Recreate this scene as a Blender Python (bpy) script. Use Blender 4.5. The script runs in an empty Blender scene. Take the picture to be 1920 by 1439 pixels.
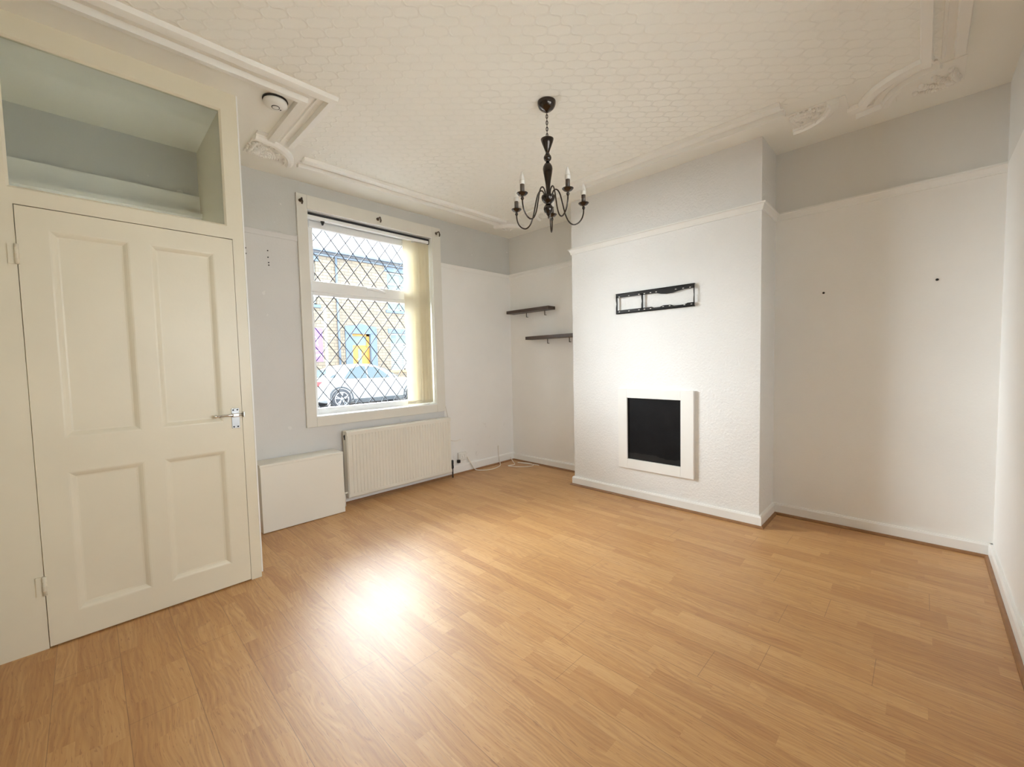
import bpy, bmesh, math, random
from mathutils import Vector, Matrix
random.seed(7)
S = bpy.context.scene
COL = S.collection
PI = math.pi

# ------------------------------------------------------------------ helpers
class NT:
    """tiny node-graph helper"""
    def __init__(self, m):
        m.use_nodes = True
        self.t = m.node_tree; self.n = self.t.nodes; self.l = self.t.links
        self.n.clear()
    def add(self, typ, **kw):
        nd = self.n.new(typ)
        for k, v in kw.items(): setattr(nd, k, v)
        return nd
    def put(self, sock, v):
        if isinstance(v, bpy.types.NodeSocket): self.l.new(v, sock)
        else: sock.default_value = v
    def m(self, op, a, b=0.0, c=None):
        nd = self.add('ShaderNodeMath', operation=op)
        self.put(nd.inputs[0], a); self.put(nd.inputs[1], b)
        if c is not None: self.put(nd.inputs[2], c)
        return nd.outputs[0]
    def coords(self):
        return self.add('ShaderNodeTexCoord').outputs['Object']
    def xyz(self, vec):
        nd = self.add('ShaderNodeSeparateXYZ'); self.put(nd.inputs[0], vec); return nd.outputs
    def vec(self, x, y, z):
        nd = self.add('ShaderNodeCombineXYZ')
        for i, v in enumerate((x, y, z)): self.put(nd.inputs[i], v)
        return nd.outputs[0]
    def noise(self, vec, scale, detail=2.0, rough=.5, dist=0.0):
        nd = self.add('ShaderNodeTexNoise'); self.put(nd.inputs['Vector'], vec)
        nd.inputs['Scale'].default_value = scale; nd.inputs['Detail'].default_value = detail
        nd.inputs['Roughness'].default_value = rough; nd.inputs['Distortion'].default_value = dist
        return nd.outputs['Fac']
    def white(self, vec):
        nd = self.add('ShaderNodeTexWhiteNoise', noise_dimensions='3D'); self.put(nd.inputs['Vector'], vec)
        return nd.outputs['Value']
    def mix(self, f, a, b, blend='MIX'):
        nd = self.add('ShaderNodeMix', data_type='RGBA', blend_type=blend)
        self.put(nd.inputs[0], f)
        self.put(nd.inputs[6], a if isinstance(a, bpy.types.NodeSocket) else (*a, 1))
        self.put(nd.inputs[7], b if isinstance(b, bpy.types.NodeSocket) else (*b, 1))
        return nd.outputs[2]
    def ramp(self, f, stops):
        nd = self.add('ShaderNodeValToRGB'); self.put(nd.inputs[0], f)
        e = nd.color_ramp.elements
        while len(e) < len(stops): e.new(.5)
        for el, (p, c) in zip(e, stops):
            el.position = p; el.color = (*c, 1)
        return nd.outputs[0]
    def bump(self, h, strength, dist=.01):
        nd = self.add('ShaderNodeBump'); self.put(nd.inputs['Height'], h)
        nd.inputs['Strength'].default_value = strength; nd.inputs['Distance'].default_value = dist
        return nd.outputs[0]
    def out(self, color, rough=.5, normal=None, **kw):
        p = self.add('ShaderNodeBsdfPrincipled'); o = self.add('ShaderNodeOutputMaterial')
        self.put(p.inputs['Base Color'], color if isinstance(color, bpy.types.NodeSocket) else (*color, 1))
        self.put(p.inputs['Roughness'], rough)
        if normal is not None: self.put(p.inputs['Normal'], normal)
        for k, v in kw.items(): self.put(p.inputs[k.replace('_', ' ')], v)
        self.l.new(p.outputs[0], o.inputs[0])
        return p

def newmat(name): return bpy.data.materials.new(name)

def paint(name, col, rough=.5, var=.04, vscale=3.0, bscale=0, bstr=0, bdist=.004, **kw):
    """painted surface: gentle colour mottling plus an optional bumpy texture"""
    m = newmat(name); g = NT(m); c = g.coords()
    f = g.noise(c, vscale, 4)
    dark = tuple(v * (1 - var * 2) for v in col)
    colr = g.mix(g.m('MULTIPLY', g.m('SUBTRACT', f, .3), 2.0), dark, col)
    nrm = None
    if bstr: nrm = g.bump(g.noise(c, bscale, 3, .6), bstr, bdist)
    g.out(colr, rough, nrm, **kw)
    return m

class MB:
    """collects shapes; build() links them as ONE mesh object"""
    def __init__(self): self.b = bmesh.new(); self.mi = 0
    def _mark(self, faces, smooth=False):
        for f in faces: f.material_index = self.mi; f.smooth = smooth
    def box(self, x0, x1, y0, y1, z0, z1, bev=0, mat=None):
        r = bmesh.ops.create_cube(self.b, size=1)
        vs = r['verts']
        for v in vs:
            v.co = Vector(((x0 + x1) / 2 + v.co.x * (x1 - x0), (y0 + y1) / 2 + v.co.y * (y1 - y0), (z0 + z1) / 2 + v.co.z * (z1 - z0)))
        if mat is not None: bmesh.ops.transform(self.b, matrix=mat, verts=vs)
        fs = list({f for v in vs for f in v.link_faces})
        self._mark(fs)
        if bev:
            es = list({e for f in fs for e in f.edges})
            r2 = bmesh.ops.bevel(self.b, geom=es, offset=bev, segments=2, profile=.5, affect='EDGES')
            self._mark(r2['faces'])
        return self
    def lathe(self, prof, c=(0, 0, 0), n=24, mat=None, smooth=True):
        rings = []
        for r, z in prof:
            if r < 1e-6: rings.append([self.b.verts.new((0, 0, z))])
            else: rings.append([self.b.verts.new((r * math.cos(2 * PI * i / n), r * math.sin(2 * PI * i / n), z)) for i in range(n)])
        fs = []
        for a, b in zip(rings, rings[1:]):
            for i in range(n):
                j = (i + 1) % n
                if len(a) == 1 and len(b) == 1: continue
                if len(a) == 1: q = (a[0], b[j], b[i])
                elif len(b) == 1: q = (a[i], a[j], b[0])
                else: q = (a[i], a[j], b[j], b[i])
                fs.append(self.b.faces.new(q))
        for ring, rev in ((rings[0], True), (rings[-1], False)):
            if len(ring) > 1: fs.append(self.b.faces.new(ring[::-1] if rev else ring))
        self._mark(fs, smooth)
        vs = [v for r in rings for v in r]
        M = Matrix.Translation(Vector(c)) @ (mat if mat is not None else Matrix())
        bmesh.ops.transform(self.b, matrix=M, verts=vs)
        return self
    def cyl(self, p, q, r, n=12, r2=None):
        p, q = Vector(p), Vector(q); d = q - p
        M = d.to_track_quat('Z', 'Y').to_matrix().to_4x4()
        return self.lathe([(r, 0), (r if r2 is None else r2, d.length)], p, n, M, smooth=True)
    def tube(self, pts, r, n=8, closed=False):
        pts = [Vector(p) for p in pts]; N = len(pts)
        rings = []; up = None
        for i, p in enumerate(pts):
            a = pts[(i - 1) % N] if (closed or i > 0) else p
            b = pts[(i + 1) % N] if (closed or i < N - 1) else p
            t = (b - a).normalized()
            if up is None:
                up = t.orthogonal().normalized()
            up = (up - t * up.dot(t))
            up = up.normalized() if up.length > 1e-6 else t.orthogonal().normalized()
            s = t.cross(up)
            rr = r[i] if isinstance(r, (list, tuple)) else r
            rings.append([self.b.verts.new(p + (up * math.cos(2 * PI * k / n) + s * math.sin(2 * PI * k / n)) * rr) for k in range(n)])
        fs = []
        for i in range(N if closed else N - 1):
            a, b = rings[i], rings[(i + 1) % N]
            for k in range(n):
                j = (k + 1) % n
                fs.append(self.b.faces.new((a[k], a[j], b[j], b[k])))
        if not closed:
            fs.append(self.b.faces.new(rings[0][::-1])); fs.append(self.b.faces.new(rings[-1]))
        self._mark(fs, True)
        return self
    def prism(self, poly, d, axis='z', at=0.0, smooth=False):
        """polygon (2D list) extruded by d along an axis: 'z' (x,y), 'y' (x,z), 'x' (y,z)"""
        def P(u, v, w):
            return {'z': (u, v, w), 'y': (u, w, v), 'x': (w, u, v)}[axis]
        a = [self.b.verts.new(P(u, v, at)) for u, v in poly]
        b = [self.b.verts.new(P(u, v, at + d)) for u, v in poly]
        n = len(poly); fs = [self.b.faces.new(a[::-1]), self.b.faces.new(b)]
        self._mark(fs)
        side = [self.b.faces.new((a[i], a[(i + 1) % n], b[(i + 1) % n], b[i])) for i in range(n)]
        self._mark(side, smooth)
        return self
    def sweep(self, path, prof, closed=False, up=(0, 0, 1)):
        """profile (offset to the left of travel, height along up) carried along a polyline with mitred corners"""
        up = Vector(up); pts = [Vector(p) for p in path]; N = len(pts); rings = []
        for i, p in enumerate(pts):
            d0 = (p - pts[i - 1]).normalized() if (closed or i > 0) else None
            d1 = (pts[(i + 1) % N] - p).normalized() if (closed or i < N - 1) else None
            if d0 is None: d0 = d1
            if d1 is None: d1 = d0
            n0, n1 = up.cross(d0), up.cross(d1)
            m = (n0 + n1); m = m / max(m.dot(n0), 1e-3)
            m = m.normalized() * min(m.length, 2.5)
            rings.append([self.b.verts.new(p + m * o + up * h) for o, h in prof])
        k = len(prof); fs = []
        for i in range(N if closed else N - 1):
            a, b = rings[i], rings[(i + 1) % N]
            for j in range(k):
                j2 = (j + 1) % k
                fs.append(self.b.faces.new((a[j], b[j], b[j2], a[j2])))
        if not closed:
            fs.append(self.b.faces.new(rings[0])); fs.append(self.b.faces.new(rings[-1][::-1]))
        self._mark(fs)
        return self
    def blob(self, c, r, sub=2, jit=0):
        rr = r if isinstance(r, (tuple, list)) else (r, r, r)
        g = bmesh.ops.create_icosphere(self.b, subdivisions=sub, radius=1)
        for v in g['verts']:
            k = 1 + random.uniform(-jit, jit)
            v.co = Vector((c[0] + v.co.x * rr[0] * k, c[1] + v.co.y * rr[1] * k, c[2] + v.co.z * rr[2] * k))
        self._mark(list({f for v in g['verts'] for f in v.link_faces}), True)
        return self
    def build(self, name, mat, parent=None, bevel=0, recalc=True):
        if recalc: bmesh.ops.recalc_face_normals(self.b, faces=self.b.faces)
        me = bpy.data.meshes.new(name); self.b.to_mesh(me); self.b.free()
        for m in (mat if isinstance(mat, (list, tuple)) else [mat]): me.materials.append(m)
        o = bpy.data.objects.new(name, me); COL.objects.link(o)
        if parent is not None:
            o.parent = parent
            o.matrix_parent_inverse = Matrix.Translation(-parent.location)
        if bevel:
            md = o.modifiers.new('bevel', 'BEVEL'); md.width = bevel; md.segments = 2; md.limit_method = 'ANGLE'
        return o

def tag(o, label=None, cat=None, group=None, kind=None):
    for k, v in (('label', label), ('category', cat), ('group', group), ('kind', kind)):
        if v: o[k] = v
    return o
def thing(name, label, cat, loc, group=None):
    o = bpy.data.objects.new(name, None); COL.objects.link(o); o.location = loc
    o.empty_display_size = .1
    return tag(o, label, cat, group)
def struct(o, label=None): return tag(o, label, None, None, 'structure')

# ------------------------------------------------------------------ measures (metres)
H = 2.774; ZR = 2.328                 # ceiling, top of picture rail
CD, Y1, Y2 = .3915, -1.240, -2.879    # chimney breast depth and ends
L = -4.034; XL = -4.15                # back and left walls
XP, YP = -3.10, -.916                 # lobby partition corner
DX0, DX1, DZ1 = -3.950, -3.1565, 1.967
WX0, WX1, WZ0, WZ1 = -2.4917, -1.0586, .7267, 2.6715     # casing, outside
IX0, IX1, IZ0, IZ1 = -2.4084, -1.1627, .8086, 2.5587     # casing, opening
WT = .21                              # front wall thickness

# ------------------------------------------------------------------ materials
def two_tone(name, low, high, rough=.55, bscale=90, bstr=.15, bdist=.003):
    m = newmat(name); g = NT(m); c = g.coords(); z = g.xyz(c)[2]
    f = g.noise(c, 2.2, 5, .6)
    k = g.m('MULTIPLY', g.m('SUBTRACT', f, .35), 1.6)
    lo = g.mix(k, tuple(v * .94 for v in low), low); hi = g.mix(k, tuple(v * .94 for v in high), high)
    col = g.mix(g.m('GREATER_THAN', z, ZR - .01), lo, hi)
    g.out(col, rough, g.bump(g.noise(c, bscale, 3, .6), bstr, bdist))
    return m
WHITE = (.88, .87, .845)
GREY = (.74, .73, .70)
M_wall_alcove = two_tone('white_and_grey_paint', WHITE, GREY, bscale=70, bstr=.22)
M_wall_chim = two_tone('textured_white_paper', (.84, .84, .83), (.77, .76, .745), bscale=62, bstr=.7, bdist=.007)
def front_paint():
    m = newmat('front_wall_paint'); g = NT(m); c = g.coords(); x, y, z = g.xyz(c)
    f = g.noise(c, 2.0, 5, .6); k = g.m('MULTIPLY', g.m('SUBTRACT', f, .35), 1.6)
    lil = g.mix(k, (.64, .63, .62), (.70, .69, .675))
    whi = g.mix(k, (.80, .79, .765), (.86, .85, .83))
    gry = g.mix(k, (.55, .55, .53), (.62, .615, .59))
    col = g.mix(g.m('GREATER_THAN', x, -1.06), lil, whi)
    col = g.mix(g.m('GREATER_THAN', z, ZR - .01), col, gry)
    # grubby marks low down beside the radiator and scuffs left of the window
    sm = g.m('MULTIPLY', g.m('GREATER_THAN', g.noise(c, 9, 6, .7), .63), g.m('LESS_THAN', z, .7))
    col = g.mix(g.m('MULTIPLY', sm, .18), col, (.40, .38, .34))
    sc = g.m('GREATER_THAN', g.noise(c, 14, 2, .4), .74)
    col = g.mix(g.m('MULTIPLY', sc, .5), col, (.80, .79, .77))
    g.out(col, .6, g.bump(g.noise(c, 60, 3, .6), .25, .003))
    return m
M_wall_front = front_paint()
M_ceil = paint('ceiling_paint', (.875, .87, .82), .6, .02, 1.5, 40, .1)
M_plaster = paint('plaster_white', (.87, .86, .82), .55, .02, 4, 60, .1)
M_gloss = paint('gloss_white', (.86, .855, .83), .35, .03, 3, 30, .05)
M_cream = paint('cream_gloss', (.77, .715, .575), .38, .04, 2.5, 25, .12, .004)
M_casing = paint('casing_paint', (.74, .715, .65), .42, .04, 3, 25, .1)
M_upvc = paint('white_upvc', (.86, .87, .87), .25, .01)
M_rad = paint('radiator_enamel', (.80, .765, .68), .35, .05, 2)
M_boxw = paint('box_white', (.81, .785, .71), .4, .02, 2)
M_chrome = newmat('chrome'); NT(M_chrome).out((.75, .74, .72), .18, Metallic=1.0)
M_steel = newmat('bright_steel'); NT(M_steel).out((.42, .42, .42), .42, Metallic=1.0)
M_blackch = newmat('black_chrome'); NT(M_blackch).out((.075, .066, .062), .17, Metallic=1.0)
M_bronze = newmat('dark_bronze'); NT(M_bronze).out((.10, .075, .055), .3, Metallic=.8)
M_tube = paint('candle_tube_brown', (.075, .055, .042), .35)
M_black = paint('black_powder_coat', (.012, .012, .014), .35)
def fireback():
    m = newmat('black_fireback'); g = NT(m); c = g.coords()
    z = g.xyz(c)[2]
    n = g.noise(c, 7, 5, .65)
    dust = g.m('MULTIPLY', g.m('LESS_THAN', z, g.m('ADD', .37, g.m('MULTIPLY', n, .07))), .35)
    col = g.mix(dust, g.mix(n, (.004, .004, .005), (.016, .016, .017)), (.05, .048, .046))
    g.out(col, .45, Specular_IOR_Level=.1); return m
M_fire = fireback()
M_plastic = paint('white_plastic', (.80, .79, .75), .4, .02)
M_cable = paint('white_cable', (.80, .74, .66), .5, .02)
M_dark = paint('dark_plug', (.02, .018, .016), .6)
M_bulb = newmat('frosted_bulb'); NT(M_bulb).out((.86, .85, .82), .3, Transmission_Weight=.35, IOR=1.3)
M_bulbbase = paint('bulb_collar', (.72, .70, .66), .4)
def fabric():
    m = newmat('blind_fabric'); g = NT(m); c = g.coords()
    col = g.mix(g.noise(c, 6, 4), (.70, .64, .48), (.78, .73, .59))
    d = g.add('ShaderNodeBsdfDiffuse'); t = g.add('ShaderNodeBsdfTranslucent')
    g.put(d.inputs[0], col); g.put(t.inputs[0], col)
    mx = g.add('ShaderNodeMixShader'); mx.inputs[0].default_value = .22
    o = g.add('ShaderNodeOutputMaterial')
    g.l.new(d.outputs[0], mx.inputs[1]); g.l.new(t.outputs[0], mx.inputs[2]); g.l.new(mx.outputs[0], o.inputs[0])
    return m
M_fabric = fabric()
def thin_glass(name, tint, refl=.9):
    m = newmat(name); g = NT(m)
    tr = g.add('ShaderNodeBsdfTransparent'); tr.inputs[0].default_value = (*tint, 1)
    gl = g.add('ShaderNodeBsdfGlossy'); gl.inputs['Roughness'].default_value = .02
    fr = g.add('ShaderNodeFresnel'); fr.inputs[0].default_value = 1.45
    mx = g.add('ShaderNodeMixShader'); o = g.add('ShaderNodeOutputMaterial')
    g.l.new(g.m('MULTIPLY', fr.outputs[0], refl), mx.inputs[0])
    g.l.new(tr.outputs[0], mx.inputs[1]); g.l.new(gl.outputs[0], mx.inputs[2]); g.l.new(mx.outputs[0], o.inputs[0])
    return m
M_glass = thin_glass('window_glass', (.93, .96, .97))
M_glass_t = thin_glass('transom_glass', (.82, .84, .85))
M_lead = paint('lead_strip', (.05, .055, .065), .5)
def darkwood():
    m = newmat('dark_shelf_wood'); g = NT(m); c = g.coords(); x, y, z = g.xyz(c)
    n = g.noise(g.vec(g.m('MULTIPLY', x, 40), g.m('MULTIPLY', y, 4), g.m('MULTIPLY', z, 40)), 1.6, 4, .6)
    g.out(g.mix(n, (.035, .022, .016), (.12, .08, .06)), .45); return m
M_shelf = darkwood()
def floor_mat():
    m = newmat('oak_laminate'); g = NT(m); c = g.coords(); x, y, z = g.xyz(c)
    SW, BL, BW = .0655, .43, .1965
    si = g.m('FLOOR', g.m('DIVIDE', x, SW))
    off = g.m('MULTIPLY', g.white(g.vec(si, 3.3, 0)), 5.0)
    blk = g.m('FLOOR', g.m('DIVIDE', g.m('ADD', y, off), BL))
    rnd = g.white(g.vec(si, blk, 1.7)); rnd2 = g.white(g.vec(si, blk, 9.1))
    wx = g.m('ADD', x, g.m('MULTIPLY', g.m('SUBTRACT', g.noise(g.vec(g.m('MULTIPLY', x, 7), g.m('MULTIPLY', y, 2.2), rnd), 1.0, 2), .5), .085))
    gx = g.m('ADD', g.m('MULTIPLY', wx, 1.0), g.m('MULTIPLY', rnd, 7.0))
    fine = g.noise(g.vec(g.m('MULTIPLY', gx, 190), g.m('MULTIPLY', y, 5.0), rnd2), 1.0, 3, .6)
    rings = g.m('ABSOLUTE', g.m('SINE', g.m('ADD', g.m('MULTIPLY', wx, 160), g.m('MULTIPLY', g.noise(g.vec(g.m('MULTIPLY', x, 9), g.m('MULTIPLY', y, 1.9), rnd2), 1.0, 2, .5), 26))))
    ringf = g.m('POWER', rings, 2.5)
    streak = g.noise(g.vec(g.m('MULTIPLY', gx, 85), g.m('MULTIPLY', y, 2.6), rnd), 1.0, 4, .65)
    tone = g.m('ADD', g.m('ADD', g.m('ADD', .04, g.m('MULTIPLY', rnd, .16)), g.m('MULTIPLY', fine, .30)), g.m('MULTIPLY', streak, .44))
    col = g.ramp(tone, [(.28, (.38, .165, .047)), (.50, (.535, .288, .10)), (.75, (.66, .405, .18))])
    dk = g.m('MULTIPLY', g.m('MULTIPLY', ringf, g.m('GREATER_THAN', rnd2, .35)), .26)
    col = g.mix(dk, col, (.30, .13, .045))
    flk = g.m('GREATER_THAN', g.noise(g.vec(g.m('MULTIPLY', gx, 260), g.m('MULTIPLY', y, 16), 0.0), 1.0, 2), .64)
    col = g.mix(g.m('MULTIPLY', flk, .55), col, (.30, .125, .038))
    # board joints
    bi = g.m('FLOOR', g.m('DIVIDE', x, BW))
    bx = g.m('FRACT', g.m('DIVIDE', x, BW))
    by = g.m('FRACT', g.m('DIVIDE', g.m('ADD', y, g.m('MULTIPLY', g.white(g.vec(bi, 0.5, 0)), 4.0)), 1.29))
    gap = g.m('MAXIMUM', g.m('LESS_THAN', bx, .011), g.m('LESS_THAN', by, .0017))
    col = g.mix(g.m('MULTIPLY', gap, .55), col, (.15, .07, .025))
    scr = g.m('GREATER_THAN', g.noise(c, 55, 4, .7), .70)
    rough = g.m('ADD', .45, g.m('MULTIPLY', fine, .10))
    h = g.m('SUBTRACT', g.m('MULTIPLY', g.m('ADD', fine, ringf), .25), g.m('MULTIPLY', gap, 1.5))
    g.out(col, rough, g.bump(h, .12, .002), Specular_IOR_Level=.5, Coat_Weight=.6, Coat_Roughness=.47)
    return m
M_floor = floor_mat()
def trimwood():
    m = newmat('oak_beading'); g = NT(m); c = g.coords()
    g.out(g.mix(g.noise(c, 25, 4), (.20, .09, .035), (.34, .175, .075)), .4); return m
M_bead = trimwood()
def anaglypta():
    m = newmat('embossed_ceiling_paper'); g = NT(m); c = g.coords(); x, y, z = g.xyz(c)
    P = .080
    def wav(a, b): return g.m('ADD', g.m('DIVIDE', a, P), g.m('MULTIPLY', g.m('SINE', g.m('MULTIPLY', b, 2 * PI / P)), .13))
    def ridge(u):
        t = g.m('ABSOLUTE', g.m('SUBTRACT', g.m('FRACT', u), .5))
        return g.m('SUBTRACT', 1.0, g.m('MINIMUM', g.m('MULTIPLY', t, 9.0), 1.0))
    r = g.m('MAXIMUM', ridge(wav(x, y)), ridge(wav(y, x)))
    h = g.m('ADD', r, g.m('MULTIPLY', g.noise(c, 45, 3, .6), .35))
    f = g.noise(c, 1.5, 3)
    g.out(g.mix(f, (.855, .85, .80), (.885, .88, .83)), .6, g.bump(h, .5, .005)); return m
M_paper = anaglypta()

# outdoor materials
def stone():
    m = newmat('coursed_sandstone'); g = NT(m); c = g.coords(); x, y, z = g.xyz(c)
    b = g.add('ShaderNodeTexBrick'); g.put(b.inputs['Vector'], g.vec(x, z, 0.0))
    b.inputs['Scale'].default_value = 1.0; b.inputs['Brick Width'].default_value = .34; b.inputs['Row Height'].default_value = .125
    b.inputs['Mortar Size'].default_value = .012; b.inputs['Mortar Smooth'].default_value = .3; b.inputs['Bias'].default_value = 0
    b.inputs['Color1'].default_value = (.29, .235, .17, 1); b.inputs['Color2'].default_value = (.205, .175, .135, 1); b.inputs['Mortar'].default_value = (.09, .085, .08, 1)
    n = g.noise(c, 5, 5, .6)
    g.out(g.mix(g.m('MULTIPLY', n, .5), b.outputs[0], (.16, .135, .11)), .9, g.bump(g.m('ADD', n, g.m('MULTIPLY', b.outputs[1], -1)), .4, .03)); return m
M_stone = stone()
def slate():
    m = newmat('roof_slate'); g = NT(m); c = g.coords(); x, y, z = g.xyz(c)
    b = g.add('ShaderNodeTexBrick'); g.put(b.inputs['Vector'], g.vec(x, z, 0.0))
    b.inputs['Scale'].default_value = 1; b.inputs['Brick Width'].default_value = .3; b.inputs['Row Height'].default_value = .16; b.inputs['Mortar Size'].default_value = .008
    b.inputs['Color1'].default_value = (.085, .09, .10, 1); b.inputs['Color2'].default_value = (.07, .075, .085, 1); b.inputs['Mortar'].default_value = (.05, .05, .06, 1)
    g.out(b.outputs[0], .7); return m
M_slate = slate()
M_bluestone = paint('blue_grey_painted_stone', (.11, .155, .215), .7, .05)
M_gutter = paint('gutter_grey', (.12, .16, .22), .5)
M_orange = paint('orange_door_wood', (.55, .26, .045), .45, .08)
M_sill = paint('sandstone_sill', (.32, .22, .13), .8)
M_hwin = paint('house_window_glass', (.14, .20, .21), .12, .1)
M_frame_pale = paint('pale_window_frame', (.36, .39, .39), .4)
M_car = newmat('white_car_paint'); NT(M_car).out((.28, .30, .32), .3, Coat_Weight=.4)
M_carglass = newmat('car_glass'); NT(M_carglass).out((.05, .08, .10), .12)
M_tyre = paint('tyre_rubber', (.03, .035, .045), .8)
M_alloy = newmat('alloy_wheel'); NT(M_alloy).out((.45, .48, .52), .35, Metallic=.7)
M_red = paint('tail_lamp_red', (.60, .03, .04), .2)
M_yellow = paint('rear_plate_yellow', (.75, .60, .03), .4)
M_sillblk = paint('dark_car_trim', (.04, .05, .06), .5)
M_purple = paint('purple_board', (.19, .09, .34), .5)
M_letter = paint('white_board_print', (.75, .72, .78), .5)
M_post = paint('pale_painted_post', (.62, .60, .62), .5)
M_road = paint('asphalt', (.10, .10, .105), .9, .1, 6, 120, .3)
M_pave = paint('paving_flags', (.28, .27, .25), .9, .1, 4)
M_ext = paint('outer_render', (.35, .32, .28), .9)

# ------------------------------------------------------------------ room shell
struct(MB().box(XL - .2, .2, L - .2, WT, -.12, 0).build('floor', M_floor), 'oak laminate floor in narrow strips')
struct(MB().box(XL - .2, .2, L - .2, WT, H, H + .15).build('ceiling', M_ceil), 'white plain ceiling border')
# front wall with the window opening and the lobby's front-door opening
FD0, FD1, FDZ = -3.98, -3.20, 2.30
f = MB()
f.box(XL - .2, FD0, 0, WT, 0, H).box(FD0, FD1, 0, WT, FDZ, H).box(FD1, IX0, 0, WT, 0, H)
f.box(IX0, IX1, 0, WT, 0, IZ0).box(IX0, IX1, 0, WT, IZ1, H).box(IX1, .2, 0, WT, 0, H)
struct(f.build('wall_front', M_wall_front), 'grey and white window wall')
struct(MB().box(0, .2, L - .2, 0, 0, H).build('wall_right', M_wall_alcove), 'alcove wall, white below the rail and grey above')
KX0, KX1, KZ0, KZ1 = -3.30, -1.30, .80, 2.20     # window added to the back wall, behind the camera, for extra daylight
b = MB().box(XL - .2, KX0, L - .2, L, 0, H).box(KX1, 0, L - .2, L, 0, H).box(KX0, KX1, L - .2, L, 0, KZ0).box(KX0, KX1, L - .2, L, KZ1, H)
struct(b.build('wall_back', M_wall_alcove), 'white wall at the right edge')
w3 = bpy.data.objects.new('added_window_3', None); COL.objects.link(w3); w3.location = (KX0, L - .1, KZ0)
struct(w3, 'added rear window behind the viewpoint, letting in extra daylight')
b = MB()
for a0, a1 in ((KX0, KX0 + .06), (KX1 - .06, KX1), ((KX0 + KX1) / 2 - .04, (KX0 + KX1) / 2 + .04)): b.box(a0, a1, L - .15, L - .09, KZ0, KZ1)
b.box(KX0, KX1, L - .15, L - .09, KZ0, KZ0 + .06).box(KX0, KX1, L - .15, L - .09, KZ1 - .06, KZ1)
b.build('frame', M_upvc, w3)
MB().box(KX0, KX1, L - .122, L - .118, KZ0, KZ1).build('pane', M_glass, w3)
struct(MB().box(XL - .2, XL, L, 0, 0, H).build('wall_left', M_cream))
# chimney breast with a shallow fire recess
BY0, BY1, BZ0, BZ1 = -2.313, -1.8335, .355, .903
c = MB()
c.box(-CD, 0, Y2, BY0, 0, H).box(-CD, 0, BY1, Y1, 0, H).box(-CD, 0, BY0, BY1, 0, BZ0).box(-CD, 0, BY0, BY1, BZ1, H).box(-CD + .10, 0, BY0, BY1, BZ0, BZ1)
struct(c.build('wall_chimney', M_wall_chim), 'chimney breast with bumpy white paper')

# lobby partition
GX0, GX1, GZ0, GZ1 = -3.968, -3.1757, 2.040, 2.676
PT = .045
p = MB()
p.box(XL, DX0 - .003, YP, YP + PT, 0, DZ1 + .005)
p.box(DX1 + .003, XP, YP, YP + PT, 0, DZ1 + .005)
p.box(XL, XP, YP, YP + PT, DZ1 + .005, GZ0)
p.box(XL, GX0, YP, YP + PT, GZ0, GZ1).box(GX1, XP, YP, YP + PT, GZ0, GZ1).box(XL, XP, YP, YP + PT, GZ1, H)
p.box(XP - .04, XP, YP + PT, 0, 0, H)
struct(p.build('wall_lobby', M_cream), 'cream boarded lobby partition')
# door stops behind the door edges so that no light leaks
struct(MB().box(DX0 - .02, DX0 + .012, YP + PT, YP + PT + .02, 0, DZ1 + .02).box(DX1 - .012, DX1 + .02, YP + PT, YP + PT + .02, 0, DZ1 + .02).box(DX0, DX1, YP + PT, YP + PT + .02, DZ1 - .012, DZ1 + .02).build('trim_2', M_cream))
struct(MB().box(XP, XP + .007, YP - .002, YP + .03, .03, H).build('trim_3', M_gloss), 'pale corner bead of the partition')

# door leaf
door = bpy.data.objects.new('door_1', None); COL.objects.link(door); door.location = (DX0, YP, 0)
struct(door, 'cream four-panel door with a steel bolt')
xs = [DX0, -3.855, -3.590, -3.513, -3.245, DX1]; zs = [.008, .135, .787, .946, 1.878, DZ1]
yf, yb = YP - .004, YP + .034
d = MB()
for i, (a, b) in enumerate(zip(xs, xs[1:])):
    if i in (0, 2, 4): d.box(a, b, yf, yb, zs[0], zs[-1])
for a, b in ((xs[1], xs[2]), (xs[3], xs[4])):
    for k in (0, 2, 4): d.box(a, b, yf, yb, zs[k], zs[k + 1])
    for k in (1, 3):
        z0, z1 = zs[k], zs[k + 1]
        d.box(a, b, yf + .014, yb - .006, z0, z1)
        d.sweep([(a, yf, z0), (b, yf, z0), (b, yf, z1), (a, yf, z1)], [(0, 0), (.006, -.001), (.014, -.005), (.024, -.012), (.030, -.013), (.030, -.016), (0, -.016)], True, up=(0, -1, 0))
d.build('door_leaf', M_cream, door)
def hinge(z0, z1):
    h = MB().cyl((DX0 - .002, YP - .010, z0), (DX0 - .002, YP - .010, z1), .007, 10)
    for k in range(1, 4): h.cyl((DX0 - .002, YP - .010, z0 + (z1 - z0) * k / 4 - .001), (DX0 - .002, YP - .010, z0 + (z1 - z0) * k / 4 + .001), .0085, 10)
    h.box(DX0 - .028, DX0 - .003, YP - .006, YP, z0, z1).box(DX0, DX0 + .006, YP - .010, YP, z0, z1)
    h.build('hinge', M_cream, door)
hinge(1.715, 1.80); hinge(.25, .335)
bt = MB().box(-3.208, -3.170, yf - .004, yf, .905, 1.018, .001)
b_obj = bt.build('bolt_plate', M_steel, door)
bb = MB().cyl((-3.283, yf - .012, .981), (-3.150, yf - .012, .981), .0065, 12)
bb.box(-3.205, -3.173, yf - .021, yf - .003, .970, .992, .003)
bb.blob((-3.285, yf - .014, .981), (.010, .010, .010))
bb.cyl((-3.268, yf - .012, .981), (-3.268, yf - .032, .981), .005, 10)
bb.box(-3.153, -3.146, yf - .020, yf, .966, .996, .001)
bb.build('bolt_bar', M_chrome, door)
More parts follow.
